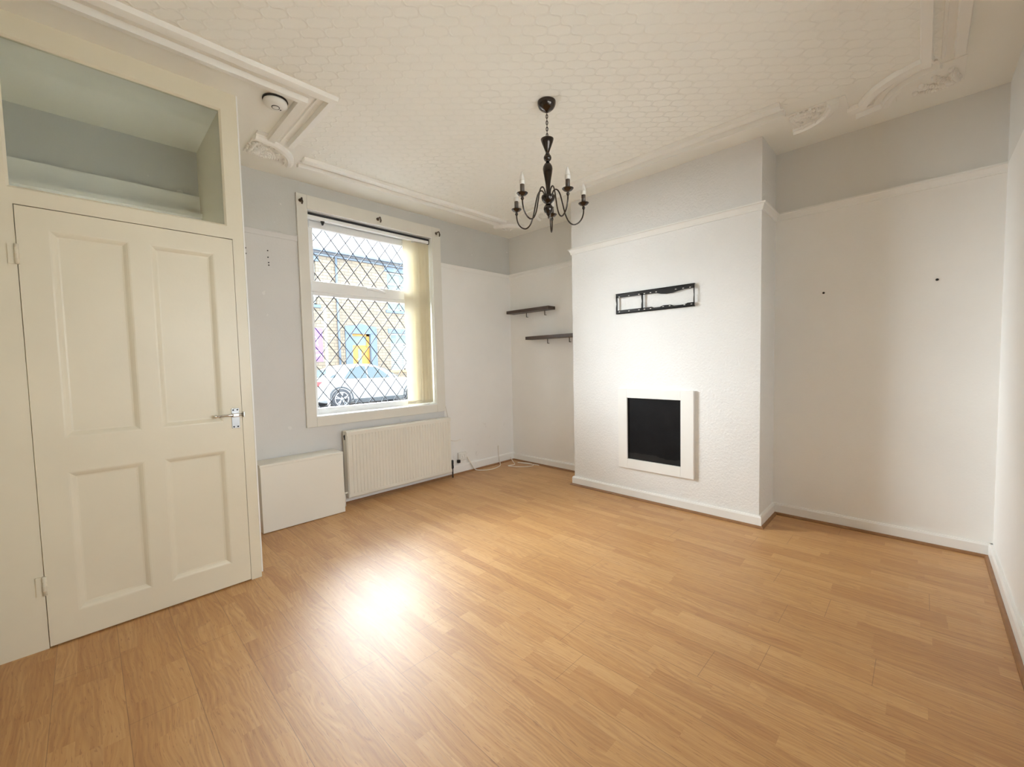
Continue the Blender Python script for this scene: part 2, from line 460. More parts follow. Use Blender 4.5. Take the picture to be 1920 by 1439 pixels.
for x in (-3.199, -3.179):
    for z in (.914, 1.009): MB().cyl((x, yf - .0055, z), (x, yf - .003, z), .0042, 10).build('bolt_screw', M_dark, door)

# transom light over the door
w2 = bpy.data.objects.new('window_2', None); COL.objects.link(w2); w2.location = (GX0, YP, GZ0)
struct(w2, 'fixed glass light above the cream door')
MB().box(GX0, GX1, YP + .018, YP + .022, GZ0, GZ1).build('pane', M_glass_t, w2)
MB().sweep([(GX0, YP, GZ0), (GX1, YP, GZ0), (GX1, YP, GZ1), (GX0, YP, GZ1)], [(0, .0), (0, -.015), (.009, -.015), (.009, -.008)], True, up=(0, -1, 0)).build('glazing_bead', M_cream, w2)

# lobby interior: door head board and the street door
struct(MB().box(XL, XP - .04, -.022, 0, FDZ + .03, 2.462).box(XL, XP - .04, -.085, 0, FDZ, FDZ + .028).build('trim_4', M_gloss), 'white door head board inside the lobby')
d2 = bpy.data.objects.new('door_2', None); COL.objects.link(d2); d2.location = (FD0, .1, 0)
struct(d2, 'street door behind the lobby partition, with an added daylight panel')
q = MB()
q.box(FD0, FD0 + .13, .10, .145, .005, FDZ).box(FD1 - .13, FD1, .10, .145, .005, FDZ).box(FD0 + .13, FD1 - .13, .10, .145, .005, 1.05).box(FD0 + .13, FD1 - .13, .10, .145, 1.95, FDZ)
q.build('door_leaf', M_upvc, d2)
MB().box(FD0 + .13, FD1 - .13, .12, .125, 1.05, 1.95).build('door_glass', M_glass, d2)  # unseen glass panel, added to let daylight into the lobby

# skirtings, oak beading and picture rails (profiles follow the walls, room side on the left)
def skirt(path, nm, zt, t=.019):
    return struct(MB().sweep(path, [(0, 0), (t, 0), (t, zt - .012), (t - .006, zt), (0, zt)]).build(nm, M_gloss))
right_path = [(0, L, 0), (0, Y2, 0), (-CD, Y2, 0), (-CD, Y1, 0), (0, Y1, 0), (0, 0, 0)]
skirt(right_path, 'baseboard_right', .085)
skirt([(0, 0, 0), (XP, 0, 0)], 'baseboard_front', .10)
skirt([(XL, L, 0), (0, L, 0)], 'baseboard_back', .085)
T = .0195; r_ = .017
def inset(path, t):
    out = []
    pts = [Vector(p) for p in path]
    for i, p in enumerate(pts):
        d0 = (p - pts[i - 1]).normalized() if i else None
        d1 = (pts[i + 1] - p).normalized() if i < len(pts) - 1 else None
        d0 = d0 or d1; d1 = d1 or d0
        n0, n1 = Vector((-d0.y, d0.x, 0)), Vector((-d1.y, d1.x, 0))
        m = n0 + n1; m = m / m.dot(n0)
        out.append(p + m * t)
    return out
beadp = [(0, 0), (r_, 0), (r_ * .92, r_ * .4), (r_ * .7, r_ * .72), (r_ * .38, r_ * .93), (0, r_)]
room_path = [(XL, L, 0)] + right_path[0:1] + right_path[1:] + [(XP, 0, 0)]
struct(MB().sweep(inset(room_path, T), beadp).build('trim_5', M_bead), 'oak beading along the skirting')
railp = [(0, -.055), (.008, -.055), (.010, -.040), (.022, -.016), (.030, -.012), (.030, -.003), (.020, 0), (0, 0)]
up_ = lambda pth: [(x, y, ZR) for x, y, _ in pth]
struct(MB().sweep(up_(right_path), railp).build('trim_6', M_gloss), 'white picture rail round the chimney breast')
rail2 = [(0, -.05), (.006, -.05), (.008, -.036), (.013, -.014), (.016, -.010), (.016, -.003), (.012, 0), (0, 0)]
struct(MB().sweep(up_([(0, 0, 0), (WX1, 0, 0)]), rail2).build('trim_7', M_wall_front), 'painted-over picture rail right of the window')
struct(MB().sweep(up_([(WX0, 0, 0), (XP, 0, 0)]), rail2).build('trim_8', M_wall_front), 'painted-over picture rail left of the window')

# ceiling: embossed paper inside the plaster moulding
MW = .085   # half width of the moulding band
def arc(c, r, a0, a1, n=10): return [(c[0] + r * math.cos(a0 + (a1 - a0) * i / n), c[1] + r * math.sin(a0 + (a1 - a0) * i / n)) for i in range(n + 1)]
YB = -3.75
zc = H - .004
paper = [(XL, YB), (-.62, YB), (-.62, -3.60), (-.70, -3.2), (-.70, -.75), (-.42, -.60), (-.42, -.385), (-2.60, -.385), (-2.70, -.60), (-2.76, -1.22), (XL, -1.22)]
struct(MB().prism(paper, .004, 'z', zc).build('ceiling', M_paper), 'embossed white ceiling paper')
mould = [(-.085, 0), (-.085, -.010), (-.080, -.028), (-.042, -.034), (-.037, -.004), (-.008, -.003), (-.005, -.012), (.005, -.012), (.008, -.003), (.037, -.004), (.042, -.034), (.080, -.028), (.085, -.010), (.085, 0)]
def run(pts, nm, lab, mir=False):
    pr = [(-o, h) for o, h in mould] if mir else mould
    return struct(MB().sweep([(x, y, H) for x, y in pts], pr).build(nm, M_plaster), lab)
run([(XL, -1.22), (-2.765, -1.22), (-2.765, -.58)], 'trim_9', 'plaster ceiling moulding stepping round the lobby', True)
run([(-2.575, -.385), (-.50, -.385)], 'trim_10', 'plaster ceiling moulding along the window wall')
run([(-.69, -.90), (-.69, -3.06)], 'trim_11', 'plaster ceiling moulding along the chimney breast', True)
curve = arc((-.25, -3.80), .345, math.radians(102), math.radians(168), 12)
run([(-.295, -3.36)] + curve, 'trim_12', 'curved plaster moulding at the back corner', True)
run([(-.585, -3.75), (XL, -3.75)], 'trim_13', 'plaster ceiling moulding along the back wall', False)

def ornament(cx, cy, nm, ang, w=.34, d=.34, arcflag=True, lab=None):
    """square plaster corner boss: backing plate, curved moulding and raised acanthus leaves"""
    b = MB()
    b.box(-w / 2, w / 2, -d / 2, d / 2, -.006, 0, .002)
    if arcflag:
        pts = arc((-w / 2, -d / 2), w * .80, 0, PI / 2, 12)
        b.sweep([(x, y, 0) for x, y in pts], [(-.03, 0), (-.03, -.02), (-.012, -.032), (.008, -.036), (.02, -.022), (.03, -.022), (.03, 0)])
    o = (-w / 2 + .02, -d / 2 + .02)
    for k in range(7):
        a = math.radians(6 + k * 13)
        ln = w * (.58 if k % 2 == 0 else .48)
        for j in range(12):
            t = (j + .6) / 12
            r = ln * t; wob = .10 * math.sin(t * PI) * (1 if k % 2 else -1)
            x = o[0] + r * math.cos(a + wob); y = o[1] + r * math.sin(a + wob)
            s = w * (.016 + .030 * math.sin(PI * min(1, t * .9 + .1)))
            b.blob((x, y, -.008 - .010 * math.sin(PI * t)), (s, s, .013), 1, .15)
            if j % 2 and j > 2:
                for sg in (1, -1):
                    b.blob((x - sg * s * 1.1 * math.sin(a + .5 * sg), y + sg * s * 1.1 * math.cos(a + .5 * sg), -.009), (s * .7, s * .7, .011), 1, .15)
    for k in range(4):
        a = math.radians(10 + k * 23); b.blob((o[0] + w * .64 * math.cos(a), o[1] + w * .64 * math.sin(a), -.012), (w * .045, w * .045, .016), 2, .08)
    b.blob((o[0] + .12 * w, o[1] + .12 * w, -.010), (.10 * w, .10 * w, .022), 2, .06)
    ob = b.build(nm, M_plaster)
    ob.location = (cx, cy, H); ob.rotation_euler = (0, 0, ang)
    return struct(ob, lab)
ornament(-2.735, -.445, 'trim_14', -PI / 2, .36, .36, True, 'leafy plaster corner boss left of the window')
ornament(-.37, -.36, 'trim_15', PI, .26, .26, True, 'plaster corner boss in the far corner')
ornament(-.40, -.82, 'trim_16', PI / 2, .24, .24, True, 'plaster boss beside the chimney breast')
ornament(-.42, -3.20, 'trim_17', PI * 1.5, .30, .28, True, 'plaster boss at the near end of the chimney breast')
ornament(-.38, -3.70, 'trim_18', PI * .5 + PI / 2 - PI / 2, .28, .28, False, 'leafy plaster boss inside the curved corner')

# ------------------------------------------------------------------ the window
win = bpy.data.objects.new('window_1', None); COL.objects.link(win); win.location = ((IX0 + IX1) / 2, 0, IZ0)
struct(win, 'leaded window with a painted casing')
cs = MB()
cs.box(WX0, IX0, -.022, 0, WZ0, WZ1, .003).box(IX1, WX1, -.022, 0, WZ0, WZ1, .003).box(IX0, IX1, -.022, 0, IZ1, WZ1, .003).box(IX0, IX1, -.022, 0, WZ0, IZ0, .003)
cs.build('casing', M_casing, win)
rv = MB()
FY0, FY1 = .125, .195
e = .004
rv.box(IX0, IX0 + e, -.015, FY0, IZ0, IZ1).box(IX1 - e, IX1, -.015, FY0, IZ0, IZ1).box(IX0, IX1, -.015, FY0, IZ1 - e, IZ1)
rv.build('reveal_lining', M_upvc, win)
MB().box(IX0, IX1, -.020, FY0, IZ0 - .002, IZ0 + .008, .002).build('window_board', M_upvc, win)
GXa, GXb = -2.335, -1.235
fr = MB()
fr.box(IX0, GXa, FY0, FY1, IZ0, IZ1).box(GXb, IX1, FY0, FY1, IZ0, IZ1)
fr.box(GXa, GXb, FY0, FY1, IZ0, .868).box(GXa, GXb, FY0, FY1, 2.482, IZ1)
fr.box(GXa, GXb, FY0, FY1, 1.872, 1.915)
fr.build('frame', M_upvc, win, .006)
vs_ = MB()
vs_.box(GXa - .02, GXb + .02, FY0 - .014, FY0 + .03, 1.900, 1.995, .006).box(GXa - .02, GXb + .02, FY0 - .014, FY0 + .03, 2.452, 2.512, .006)
vs_.box(GXa - .03, GXa + .012, FY0 - .014, FY0 + .03, 1.995, 2.452, .006).box(GXb - .012, GXb + .03, FY0 - .014, FY0 + .03, 1.995, 2.452, .006)
vs_.build('vent_sash', M_upvc, win)
def lattice(z0, z1, x_ref, z_ref):
    """diamond lead strips clipped to the pane"""
    dx, dz = .1335, .172
    b = MB(); y = .143; x0, x1 = GXa, GXb; s = dz / dx
    for sg in (1, -1):
        for k in range(-40, 41):
            xa = x_ref + k * dx        # passes (xa, z_ref) with slope sg*s
            ts = []
            pts = []
            for X in (x0, x1):
                Z = z_ref + sg * s * (X - xa)
                if z0 <= Z <= z1: pts.append((X, Z))
            for Z in (z0, z1):
                X = xa + sg * (Z - z_ref) / s
                if x0 < X < x1: pts.append((X, Z))
            if len(pts) == 2:
                (ax, az), (bx, bz) = pts
                ln = math.hypot(bx - ax, bz - az)
                if ln < .01: continue
                a = math.atan2(bz - az, bx - ax)
                M = Matrix.Translation(((ax + bx) / 2, y, (az + bz) / 2)) @ Matrix.Rotation(-a, 4, 'Y')
                b.box(-ln / 2, ln / 2, -.002, .002, -.0034, .0034, mat=M)
    return b
pl = MB().box(GXa, GXb, .150, .154, .868, 1.872).build('pane', M_glass, win)
lattice(.868, 1.872, -2.149, 1.869).build('lead_lattice', M_lead, pl)
pu = MB().box(GXa, GXb, .150, .154, 1.915, 2.482).build('pane', M_glass, win)
lattice(1.995, 2.452, -2.086, 2.2935).build('lead_lattice', M_lead, pu)
hd = MB().box(-1.845, -1.715, FY0 - .030, FY0 - .014, 1.962, 1.984, .004)
hd.tube([(-1.845, FY0 - .028, 1.973), (-1.80, FY0 - .046, 1.972), (-1.74, FY0 - .050, 1.966), (-1.69, FY0 - .048, 1.956), (-1.665, FY0 - .044, 1.950)], [.010, .013, .012, .010, .008], 10)
hd.build('vent_handle', M_upvc, win)

# vertical blind drawn to the right
bl = thing('vertical_blind', 'cream vertical blind drawn to the right side of the leaded window', 'blind', (-1.3, .05, IZ0))
MB().box(IX0 + .01, IX1 - .012, .030, .072, 2.503, 2.532, .003).build('headrail', M_upvc, bl)
MB().box(IX0 + .01, IX1 - .012, .026, .078, 2.534, 2.546).box(IX1 - .013, IX1 - .006, .028, .074, 2.498, 2.536, .002).build('rail_shadow_and_cap', M_black, bl)  # black strip paints the shadow gap above the headrail, plus an end cap
MB().prism([(-2.275, 2.500), (-2.245, 2.500), (-2.256, 2.468), (-2.264, 2.468)], .02, 'y', .035).build('cord_clip', M_dark, bl)
def vane(x, y, ang, w, z0, z1, twist=0):
    b = MB(); n = 10; m = 6
    g = []
    for i in range(n + 1):
        t = i / n; a = ang + twist * math.sin(t * PI); row = []
        for k in range(m + 1):
            u = (k / m - .5); bow = .004 * (1 - (2 * u) ** 2)
            row.append(b.b.verts.new((x + u * w * math.cos(a) - bow * math.sin(a), y + u * w * math.sin(a) + bow * math.cos(a), z0 + (z1 - z0) * t)))
        g.append(row)
    fs = []
    for i in range(n):
        for k in range(m): fs.append(b.b.faces.new((g[i][k], g[i][k + 1], g[i + 1][k + 1], g[i + 1][k])))
    b._mark(fs, True)
    o = b.build('vane', M_fabric, bl)
    # bottom weight
    wb = MB().box(-w / 2 + .004, w / 2 - .004, -.003, .003, z0, z0 + .028, .001, mat=Matrix.Translation((x, y, 0)) @ Matrix.Rotation(ang, 4, 'Z'))
    wb.build('bottom_weight', M_fabric, o)
vane(-1.430, .042, math.radians(-24), .089, .835, 2.497)
for i, (x, a) in enumerate(((-1.350, -30), (-1.334, -44), (-1.314, -28), (-1.290, -40), (-1.268, -30), (-1.246, -46), (-1.228, -34), (-1.212, -40))):
    vane(x, .062, math.radians(a), .089, .832 + .004 * (i % 2), 2.495, math.radians(random.uniform(-10, 10)))
MB().tube([(-1.475, .052, 2.50), (-1.478, .045, 1.9), (-1.476, .046, 1.3), (-1.474, .05, 1.05)], .0012, 6).build('pull_cord', M_plastic, bl)

# curtain pole brackets on the casing
for (x, lab) in ((-2.461, 'dark metal curtain pole bracket on the casing corner nearest the partition'), (-1.773, 'dark metal curtain pole bracket at the middle of the casing head'), (-1.112, 'dark metal curtain pole bracket on the casing corner nearest the chimney')):
    y = -.022; z = 2.612
    t = thing('curtain_pole_bracket', lab, 'bracket', (x, y, z), 'curtain pole brackets')
    MB().cyl((x, y, z), (x, y - .004, z), .014, 16).tube([(x, y - .003, z), (x - .002, y - .030, z + .004), (x - .006, y - .055, z + .004), (x - .010, y - .070, z - .008), (x - .012, y - .074, z - .032)], .006, 10).build('arm', M_bronze, t)
    MB().tube([(x - .010, y - .068, z - .01), (x - .012, y - .080, z - .034), (x - .014, y - .074, z - .052)], [.006, .008, .006], 8).build('hook', M_bronze, t)
    MB().blob((x + .006, y - .006, z + .004), .007).build('screw', M_chrome, t)

# ------------------------------------------------------------------ radiator, box, socket, cables
RX0, RX1, RZ0, RZ1, RY = -2.198, -1.060, .068, .662, -.11
ra = thing('radiator', 'cream ribbed panel radiator under the window', 'radiator', ((RX0 + RX1) / 2, -.06, .068))
pts = []
n = 34; x = RX0 + .028; wv = (RX1 - RX0 - .056) / n
poly = [(RX0, RY + .010), (RX0 + .010, RY), (x, RY)]
for i in range(n):
    a = x + i * wv
    poly += [(a + wv * .25, RY), (a + wv * .40, RY + .0042), (a + wv * .60, RY + .0042), (a + wv * .75, RY)]
poly += [(RX1 - .010, RY), (RX1, RY + .010), (RX1, RY + .022), (RX0, RY + .022)]
b = MB()
b.prism(poly, RZ1 - RZ0 - .07, 'z', RZ0 + .035)
b.prism([(RY, RZ0 + .008), (RY + .006, RZ0), (RY + .022, RZ0), (RY + .022, RZ0 + .036), (RY, RZ0 + .036)], RX1 - RX0, 'x', RX0)
b.prism([(RY, RZ1 - .036), (RY + .022, RZ1 - .036), (RY + .022, RZ1), (RY + .006, RZ1), (RY, RZ1 - .006)], RX1 - RX0, 'x', RX0)
b.build('front_panel', M_rad, ra)
for x in (RX0, RX1 - .012): MB().box(x, x + .012, RY + .02, -.03, RZ0 + .01, RZ1, .002).build('side_cover', M_rad, ra)
b = MB().box(RX0, RX1, RY + .012, -.028, RZ1 - .004, RZ1 + .003, .001)
b.build('top_grille', M_rad, ra)
MB().box(RX0 + .02, RX1 - .02, -.05, -.035, RZ0 + .02, RZ1 - .02).build('rear_panel', M_rad, ra)
for z in (.16, .56):
    for x in (RX0 + .2, RX1 - .2): MB().box(x - .02, x + .02, -.037, -.0012, z - .03, z + .03).build('wall_bracket', M_rad, ra)
b = MB().cyl((RX1, RY + .03, .115), (RX1 + .028, RY + .03, .115), .009, 12).cyl((RX1 + .028, RY + .03, .0), (RX1 + .028, RY + .03, .15), .0075, 12)
b.build('pipe', M_dark, ra)
b = MB().lathe([(.012, 0), (.014, .008), (.014, .03), (.011, .036), (.013, .05), (.013, .085), (.008, .092)], (RX1 + .028, RY + .03, .10), 16)
b.build('valve', M_dark, ra)
b = MB().cyl((RX0, RY + .03, .115), (RX0 - .026, RY + .03, .115), .009, 12).cyl((RX0 - .026, RY + .03, 0), (RX0 - .026, RY + .03, .13), .0075, 12)
b.build('pipe', M_rad, ra)
MB().cyl((RX0 - .001, RY + .045, RZ1 - .045), (RX0 - .006, RY + .045, RZ1 - .045), .010, 12).box(RX0 - .002, RX0, RY + .035, RY + .055, RZ1 - .075, RZ1 - .03).build('bleed_valve', M_dark, ra)

bx = thing('boxed_cupboard', 'low plain white boxed-in cupboard on the floor left of the radiator', 'cupboard', (-2.6, -.12, 0))
QX0, QX1, QY, QZ = -2.907, -2.285, -.2234, .518
MB().box(QX0 + .002, QX1 - .002, QY + .018, -.012, 0, QZ - .018).build('carcass', M_boxw, bx)
MB().box(QX0, QX1, QY, QY + .018, .004, QZ - .018, .002).build('front_panel', M_boxw, bx)
MB().box(QX0 - .004, QX1 + .004, QY, -.012, QZ - .018, QZ, .003).build('top_board', M_boxw, bx)

so = thing('wall_socket', 'white double wall socket low on the wall right of the radiator', 'socket', (-.84, 0, .2))
MB().box(-.905, -.795, -.036, 0, .150, .240, .006).build('back_box', M_plastic, so)
b = MB().box(-.893, -.807, -.046, -.036, .160, .230, .004)
b.build('face_plate', M_plastic, so)
for x in (-.875, -.838): MB().box(x, x + .015, -.050, -.046, .205, .222, .002).build('switch', M_plastic, so)
for x in (-.868, -.832):
    b = MB().box(x - .002, x + .002, -.0465, -.045, .192, .199).box(x - .010, x - .005, -.0465, -.045, .176, .180).box(x + .005, x + .010, -.0465, -.045, .176, .180)
    b.build('pin_holes', M_dark, so)
MB().box(-.925, -.895, -.050, -.02, .13, .165, .004).build('flex_plug', M_dark, so)

def smooth_path(pts, n=8):
    P = [Vector(p) for p in pts]; out = []
    for i in range(len(P) - 1):
        p0 = P[max(i - 1, 0)]; p1 = P[i]; p2 = P[i + 1]; p3 = P[min(i + 2, len(P) - 1)]
        for k in range(n):
            t = k / n
            out.append(.5 * ((2 * p1) + (-p0 + p2) * t + (2 * p0 - 5 * p1 + 4 * p2 - p3) * t * t + (-p0 + 3 * p1 - 3 * p2 + p3) * t ** 3))
    out.append(P[-1]); return out
tag(MB().tube(smooth_path([(-.79, -.035, .175), (-.75, -.045, .11), (-.705, -.06, .03), (-.66, -.085, .006), (-.58, -.15, .004), (-.48, -.16, .004), (-.36, -.12, .004), (-.295, -.06, .008), (-.28, -.026, .06), (-.275, -.010, .15), (-.272, -.006, .22)], 8), .0048, 8).build('cable', M_cable),
    'white cable hanging from the socket and looping onto the floor by the wall', 'cable')
tag(MB().tube(smooth_path([(-.10, -.045, .05), (-.115, -.10, .008), (-.20, -.21, .004), (-.30, -.20, .004), (-.25, -.33, .004), (-.13, -.42, .004), (-.06, -.38, .004), (-.055, -.27, .004), (-.12, -.19, .009), (-.10, -.30, .010), (-.055, -.42, .006), (-.05, -.47, .004)], 8), .0048, 8).build('cable', M_cable),
    'loose coil of white cable lying on the floor in the far corner', 'cable')
tag(MB().tube(smooth_path([(-1.045, -.008, .42), (-.99, -.012, .395), (-.92, -.012, .378), (-.85, -.008, .385)], 8), .004, 8).build('cable', M_cable),
    'short loose white cable end on the wall just above the socket', 'cable')
tag(MB().tube(smooth_path([(WX1 + .006, -.006, .80), (WX1 + .03, -.007, .70), (WX1 + .045, -.007, .60), (WX1 + .043, -.007, .30), (WX1 + .048, -.007, .11)], 8), .003, 8).build('cable', M_cable),
    'thin white cable running down the wall from the window corner behind the radiator edge', 'cable')

# ------------------------------------------------------------------ chimney breast fittings
fp = thing('fireplace', 'white flat fire surround with a blank black fireback on the chimney breast', 'fireplace', (-CD, -2.08, .27))
FX = -CD; t_ = .022
y0, y1, z0, z1 = -2.418, -1.7464, .2686, .9828
FW = FX - .001
b = MB().box(FX - t_, FW, y0, BY0, z0, z1).box(FX - t_, FW, BY1, y1, z0, z1).box(FX - t_, FW, BY0, BY1, z0, BZ0).box(FX - t_, FW, BY0, BY1, BZ1, z1)
b.build('surround', M_gloss, fp, .002)
MB().box(FX - .008, FX + .098, BY0 + .001, BY1 - .001, BZ0 + .001, BZ1 - .001).build('fireback', M_fire, fp)

tv = thing('tv_wall_bracket', 'empty black slotted TV wall bracket above the fireplace', 'bracket', (-CD, -2.08, 1.74))
TX = -CD - .001; ta, tb, tz0, tz1 = -2.423, -1.732, 1.650, 1.829
def strap(poly, nm, holes=()):
    b = MB().prism(poly, -.004, 'x', TX - .014)
    return b.build(nm, M_black, tv)
topz = tz1
low = [(tb, 1.793), (-1.93, 1.793), (-2.06, 1.792), (-2.115, 1.790), (-2.15, 1.780), (-2.20, 1.774), (-2.25, 1.776), (-2.30, 1.786), (-2.34, 1.792), (ta, 1.793)]
strap([(ta, tz1), (tb, tz1)] + low, 'top_rail')
MB().prism([(ta, tz1 - .006), (tb, tz1 - .006), (tb, tz1), (ta, tz1)], -.018, 'x', TX).build('top_flange', M_black, tv)
strap([(tb, tz0), (ta, tz0), (ta, 1.682), (-2.37, 1.682), (-2.345, 1.672), (-2.26, 1.671), (-2.235, 1.682), (-2.17, 1.684), (-2.14, 1.673), (-2.09, 1.673), (-2.07, 1.682), (tb, 1.682)], 'bottom_rail')
MB().prism([(ta, tz0), (tb, tz0), (tb, tz0 + .006), (ta, tz0 + .006)], -.018, 'x', TX).build('bottom_flange', M_black, tv)
for ya, yb_ in ((tb - .016, tb), (-1.992, -1.976), (ta, ta + .008)):
    m_ = (tz0 + tz1) / 2; w = (yb_ - ya)
    strap([(ya, 1.67), (yb_, 1.67), (yb_, 1.71), (yb_ - w * .3, m_), (yb_, 1.77), (yb_, 1.81), (ya, 1.81), (ya, 1.67)][:-1], 'upright')
def slot(y, z, w=.013): MB().box(TX - .0188, TX - .0178, y - w / 2, y + w / 2, z - .0026, z + .0026).build('slot', M_plastic, tv)
for y in (-1.765, -1.86, -1.955, -2.005, -2.06, -2.11, -2.275, -2.335, -2.39): slot(y, 1.801)
for y in (-1.765, -1.86, -1.955, -2.005, -2.06, -2.17, -2.225, -2.345, -2.40): slot(y, 1.668 if y not in (-2.17, -2.225) else 1.674)

for (lab, ya, yb_, zt, depth, yr) in (('dark wood floating shelf nearest the window, upper of the two', -.715, -.055, 1.862, .125, (-.30, -.585)),
                                      ('dark wood floating shelf against the chimney breast, lower of the two', -1.10, -.36, 1.535, .125, (-.62, -.93))):
    sh = thing('floating_shelf', lab, 'shelf', (0, (ya + yb_) / 2, zt - .035), 'dark shelves in the left alcove')
    MB().box(-depth - .0, 0, ya, yb_, zt - .036, zt, .002).build('board', M_shelf, sh)
    for y in yr:
        MB().cyl((-.03, y, zt - .036), (-.03, y, zt - .085), .0045, 8).box(-.034, -.002, y - .003, y + .003, zt - .089, zt - .083).build('support_bracket', M_bronze, sh)

for y, z, lab in ((-3.185, 1.694, 'black wall plug in the right alcove nearer the chimney breast'), (-3.762, 1.702, 'black wall plug in the right alcove nearer the room corner')):
    tag(MB().cyl((-.004, y, z), (.0, y, z), .0075, 12).cyl((-.010, y, z), (-.003, y, z), .0045, 10).build('wall_plug', M_dark), lab, 'wall plug', 'wall plugs in the right alcove')

for x, z, lab in ((-2.868, 2.160, 'tiny dark screw hole in the grey wall beside the partition, upper of two'), (-2.868, 2.118, 'tiny dark screw hole in the grey wall beside the partition, lower of two'),
                  (-2.716, 2.165, 'tiny dark screw hole midway between partition and window, top of the column of four'), (-2.716, 2.113, 'tiny dark screw hole midway between partition and window, second from top of four'),
                  (-2.713, 2.072, 'tiny dark screw hole midway between partition and window, third from top of four'), (-2.713, 2.052, 'tiny dark screw hole midway between partition and window, lowest of the four')):
    tag(MB().cyl((x, -.0035, z), (x, .003, z), .0050, 10).build('screw_hole', M_dark), lab, 'screw hole', 'screw holes left of the window')

# ------------------------------------------------------------------ smoke alarm
sa = thing('smoke_alarm', 'round white smoke alarm on the ceiling beside the lobby partition', 'smoke alarm', (-2.93, -1.03, H))
SA = (-2.93, -1.03)
MB().lathe([(.064, 0), (.066, -.006), (.064, -.010)], (*SA, H), 32).build('base_plate', M_dark, sa)
MB().lathe([(.060, -.010), (.062, -.016), (.060, -.026), (.050, -.036), (.030, -.040), (0, -.041)], (*SA, H), 32).build('cover', M_plastic, sa)
MB().lathe([(.018, -.040), (.021, -.0405), (.021, -.043), (.018, -.043), (.018, -.040)], (*SA, H), 28).build('button_ring', M_dark, sa)
MB().lathe([(.017, -.039), (.017, -.0435), (.014, -.045), (0, -.045)], (*SA, H), 24).build('test_button', M_plastic, sa)
MB().blob((SA[0] + .030, SA[1] + .012, H - .040), (.004, .004, .003)).build('indicator_lamp', M_dark, sa)

# ------------------------------------------------------------------ chandelier
AX = Vector((-1.789, -2.094, 0)); NV = Vector((.7764, .6302, 0)); SV = Vector((.6302, -.7764, 0))
ch = thing('chandelier', 'black chrome five-arm candle chandelier hanging from the ceiling', 'chandelier', (AX.x, AX.y, H))
MB().lathe([(0, 0), (.052, 0), (.054, -.006), (.053, -.020), (.046, -.036), (.032, -.049), (.014, -.056), (.008, -.064), (0, -.064)], (AX.x, AX.y, H), 36).build('ceiling_cup', M_blackch, ch)
z = H - .060; k = 0; links = 9; lz = (H - .060 - 2.552) / links
chain = tag(MB().cyl((AX.x + .004, AX.y + .003, 2.555), (AX.x + .004, AX.y + .003, H - .06), .0022, 8).build('chain', M_blackch, ch))
for k in range(links):
    zc_ = H - .060 - lz * (k + .5); hh = lz * .62; hw = .0065
    pts = []
    for i in range(14):
        a = 2 * PI * i / 14
        u, v = hw * math.cos(a), hh * math.sin(a)
        pts.append((AX.x + (u if k % 2 else 0) * SV.x + (0 if k % 2 else u) * NV.x, AX.y + (u if k % 2 else 0) * SV.y + (0 if k % 2 else u) * NV.y, zc_ + v))
    MB().tube(pts, .0020, 6, True).build('chain_link', M_blackch, chain)
col = [(0, 2.548), (.030, 2.556), (.038, 2.557), (.038, 2.553), (.030, 2.530), (.020, 2.505), (.012, 2.484), (.010, 2.474), (.014, 2.470)]
for i in range(7):
    a = PI * (i + .5) / 7; col.append((.0215 * math.sin(a) + .002, 2.449 + .0215 * math.cos(a)))
col += [(.010, 2.426), (.012, 2.421), (.020, 2.412), (.027, 2.398), (.029, 2.384), (.026, 2.362), (.020, 2.330), (.015, 2.300), (.012, 2.270), (.011, 2.236), (.012, 2.228)]
MB().lathe(col, (AX.x, AX.y, 0), 28).build('column', M_blackch, ch)
hub = [(0, 2.232), (.020, 2.232), (.039, 2.229), (.041, 2.221), (.038, 2.206), (.028, 2.192), (.018, 2.184), (.016, 2.176), (.022, 2.172), (.028, 2.160), (.0285, 2.150), (.024, 2.136), (.014, 2.127), (.012, 2.120), (.006, 2.112), (0, 2.108)]
MB().lathe(hub, (AX.x, AX.y, 0), 28).build('hub', M_blackch, ch)
def arm(theta):
    dv = SV * math.cos(theta) + NV * math.sin(theta)
    A = lambda r, z: (AX.x + dv.x * r, AX.y + dv.y * r, z)
    ctrl = [(.022, 2.222), (.030, 2.255), (.044, 2.268), (.060, 2.262), (.074, 2.235), (.088, 2.18), (.102, 2.125), (.122, 2.082), (.150, 2.063), (.180, 2.072), (.203, 2.098), (.214, 2.130), (.216, 2.160)]
    a = MB().tube(smooth_path([A(r, z) for r, z in ctrl], 5), .0042, 8).build('arm', M_blackch, ch)
    c = A(.216, 0)
    pan = [(.004, 2.152), (.007, 2.156), (.010, 2.163), (.006, 2.170), (.009, 2.176), (.022, 2.180), (.031, 2.189), (.032, 2.191), (.024, 2.187), (.013, 2.186), (0, 2.186)]
    MB().lathe(pan, c, 24).build('drip_pan', M_blackch, a)
    MB().lathe([(.0125, 2.186), (.0125, 2.240), (.0115, 2.242), (0, 2.242)], c, 20).build('candle_tube', M_tube, a)
    MB().lathe([(.013, 2.240), (.0150, 2.246), (.0158, 2.256), (.0150, 2.264), (.0128, 2.276), (.0090, 2.290), (.0050, 2.301), (.0018, 2.308), (0, 2.310)], c, 20).build('bulb', M_bulb, a)
    MB().lathe([(.0122, 2.238), (.0155, 2.244), (.0160, 2.256), (.0152, 2.2625)], c, 20).build('bulb_collar', M_bulbbase, a)
for k in range(5): arm(math.radians(84 - 72 * k))
MB().lathe([(0, 2.112), (.004, 2.110), (.004, 2.100), (.0015, 2.094), (0, 2.093)], (AX.x, AX.y, 0), 12).build('finial', M_blackch, ch)

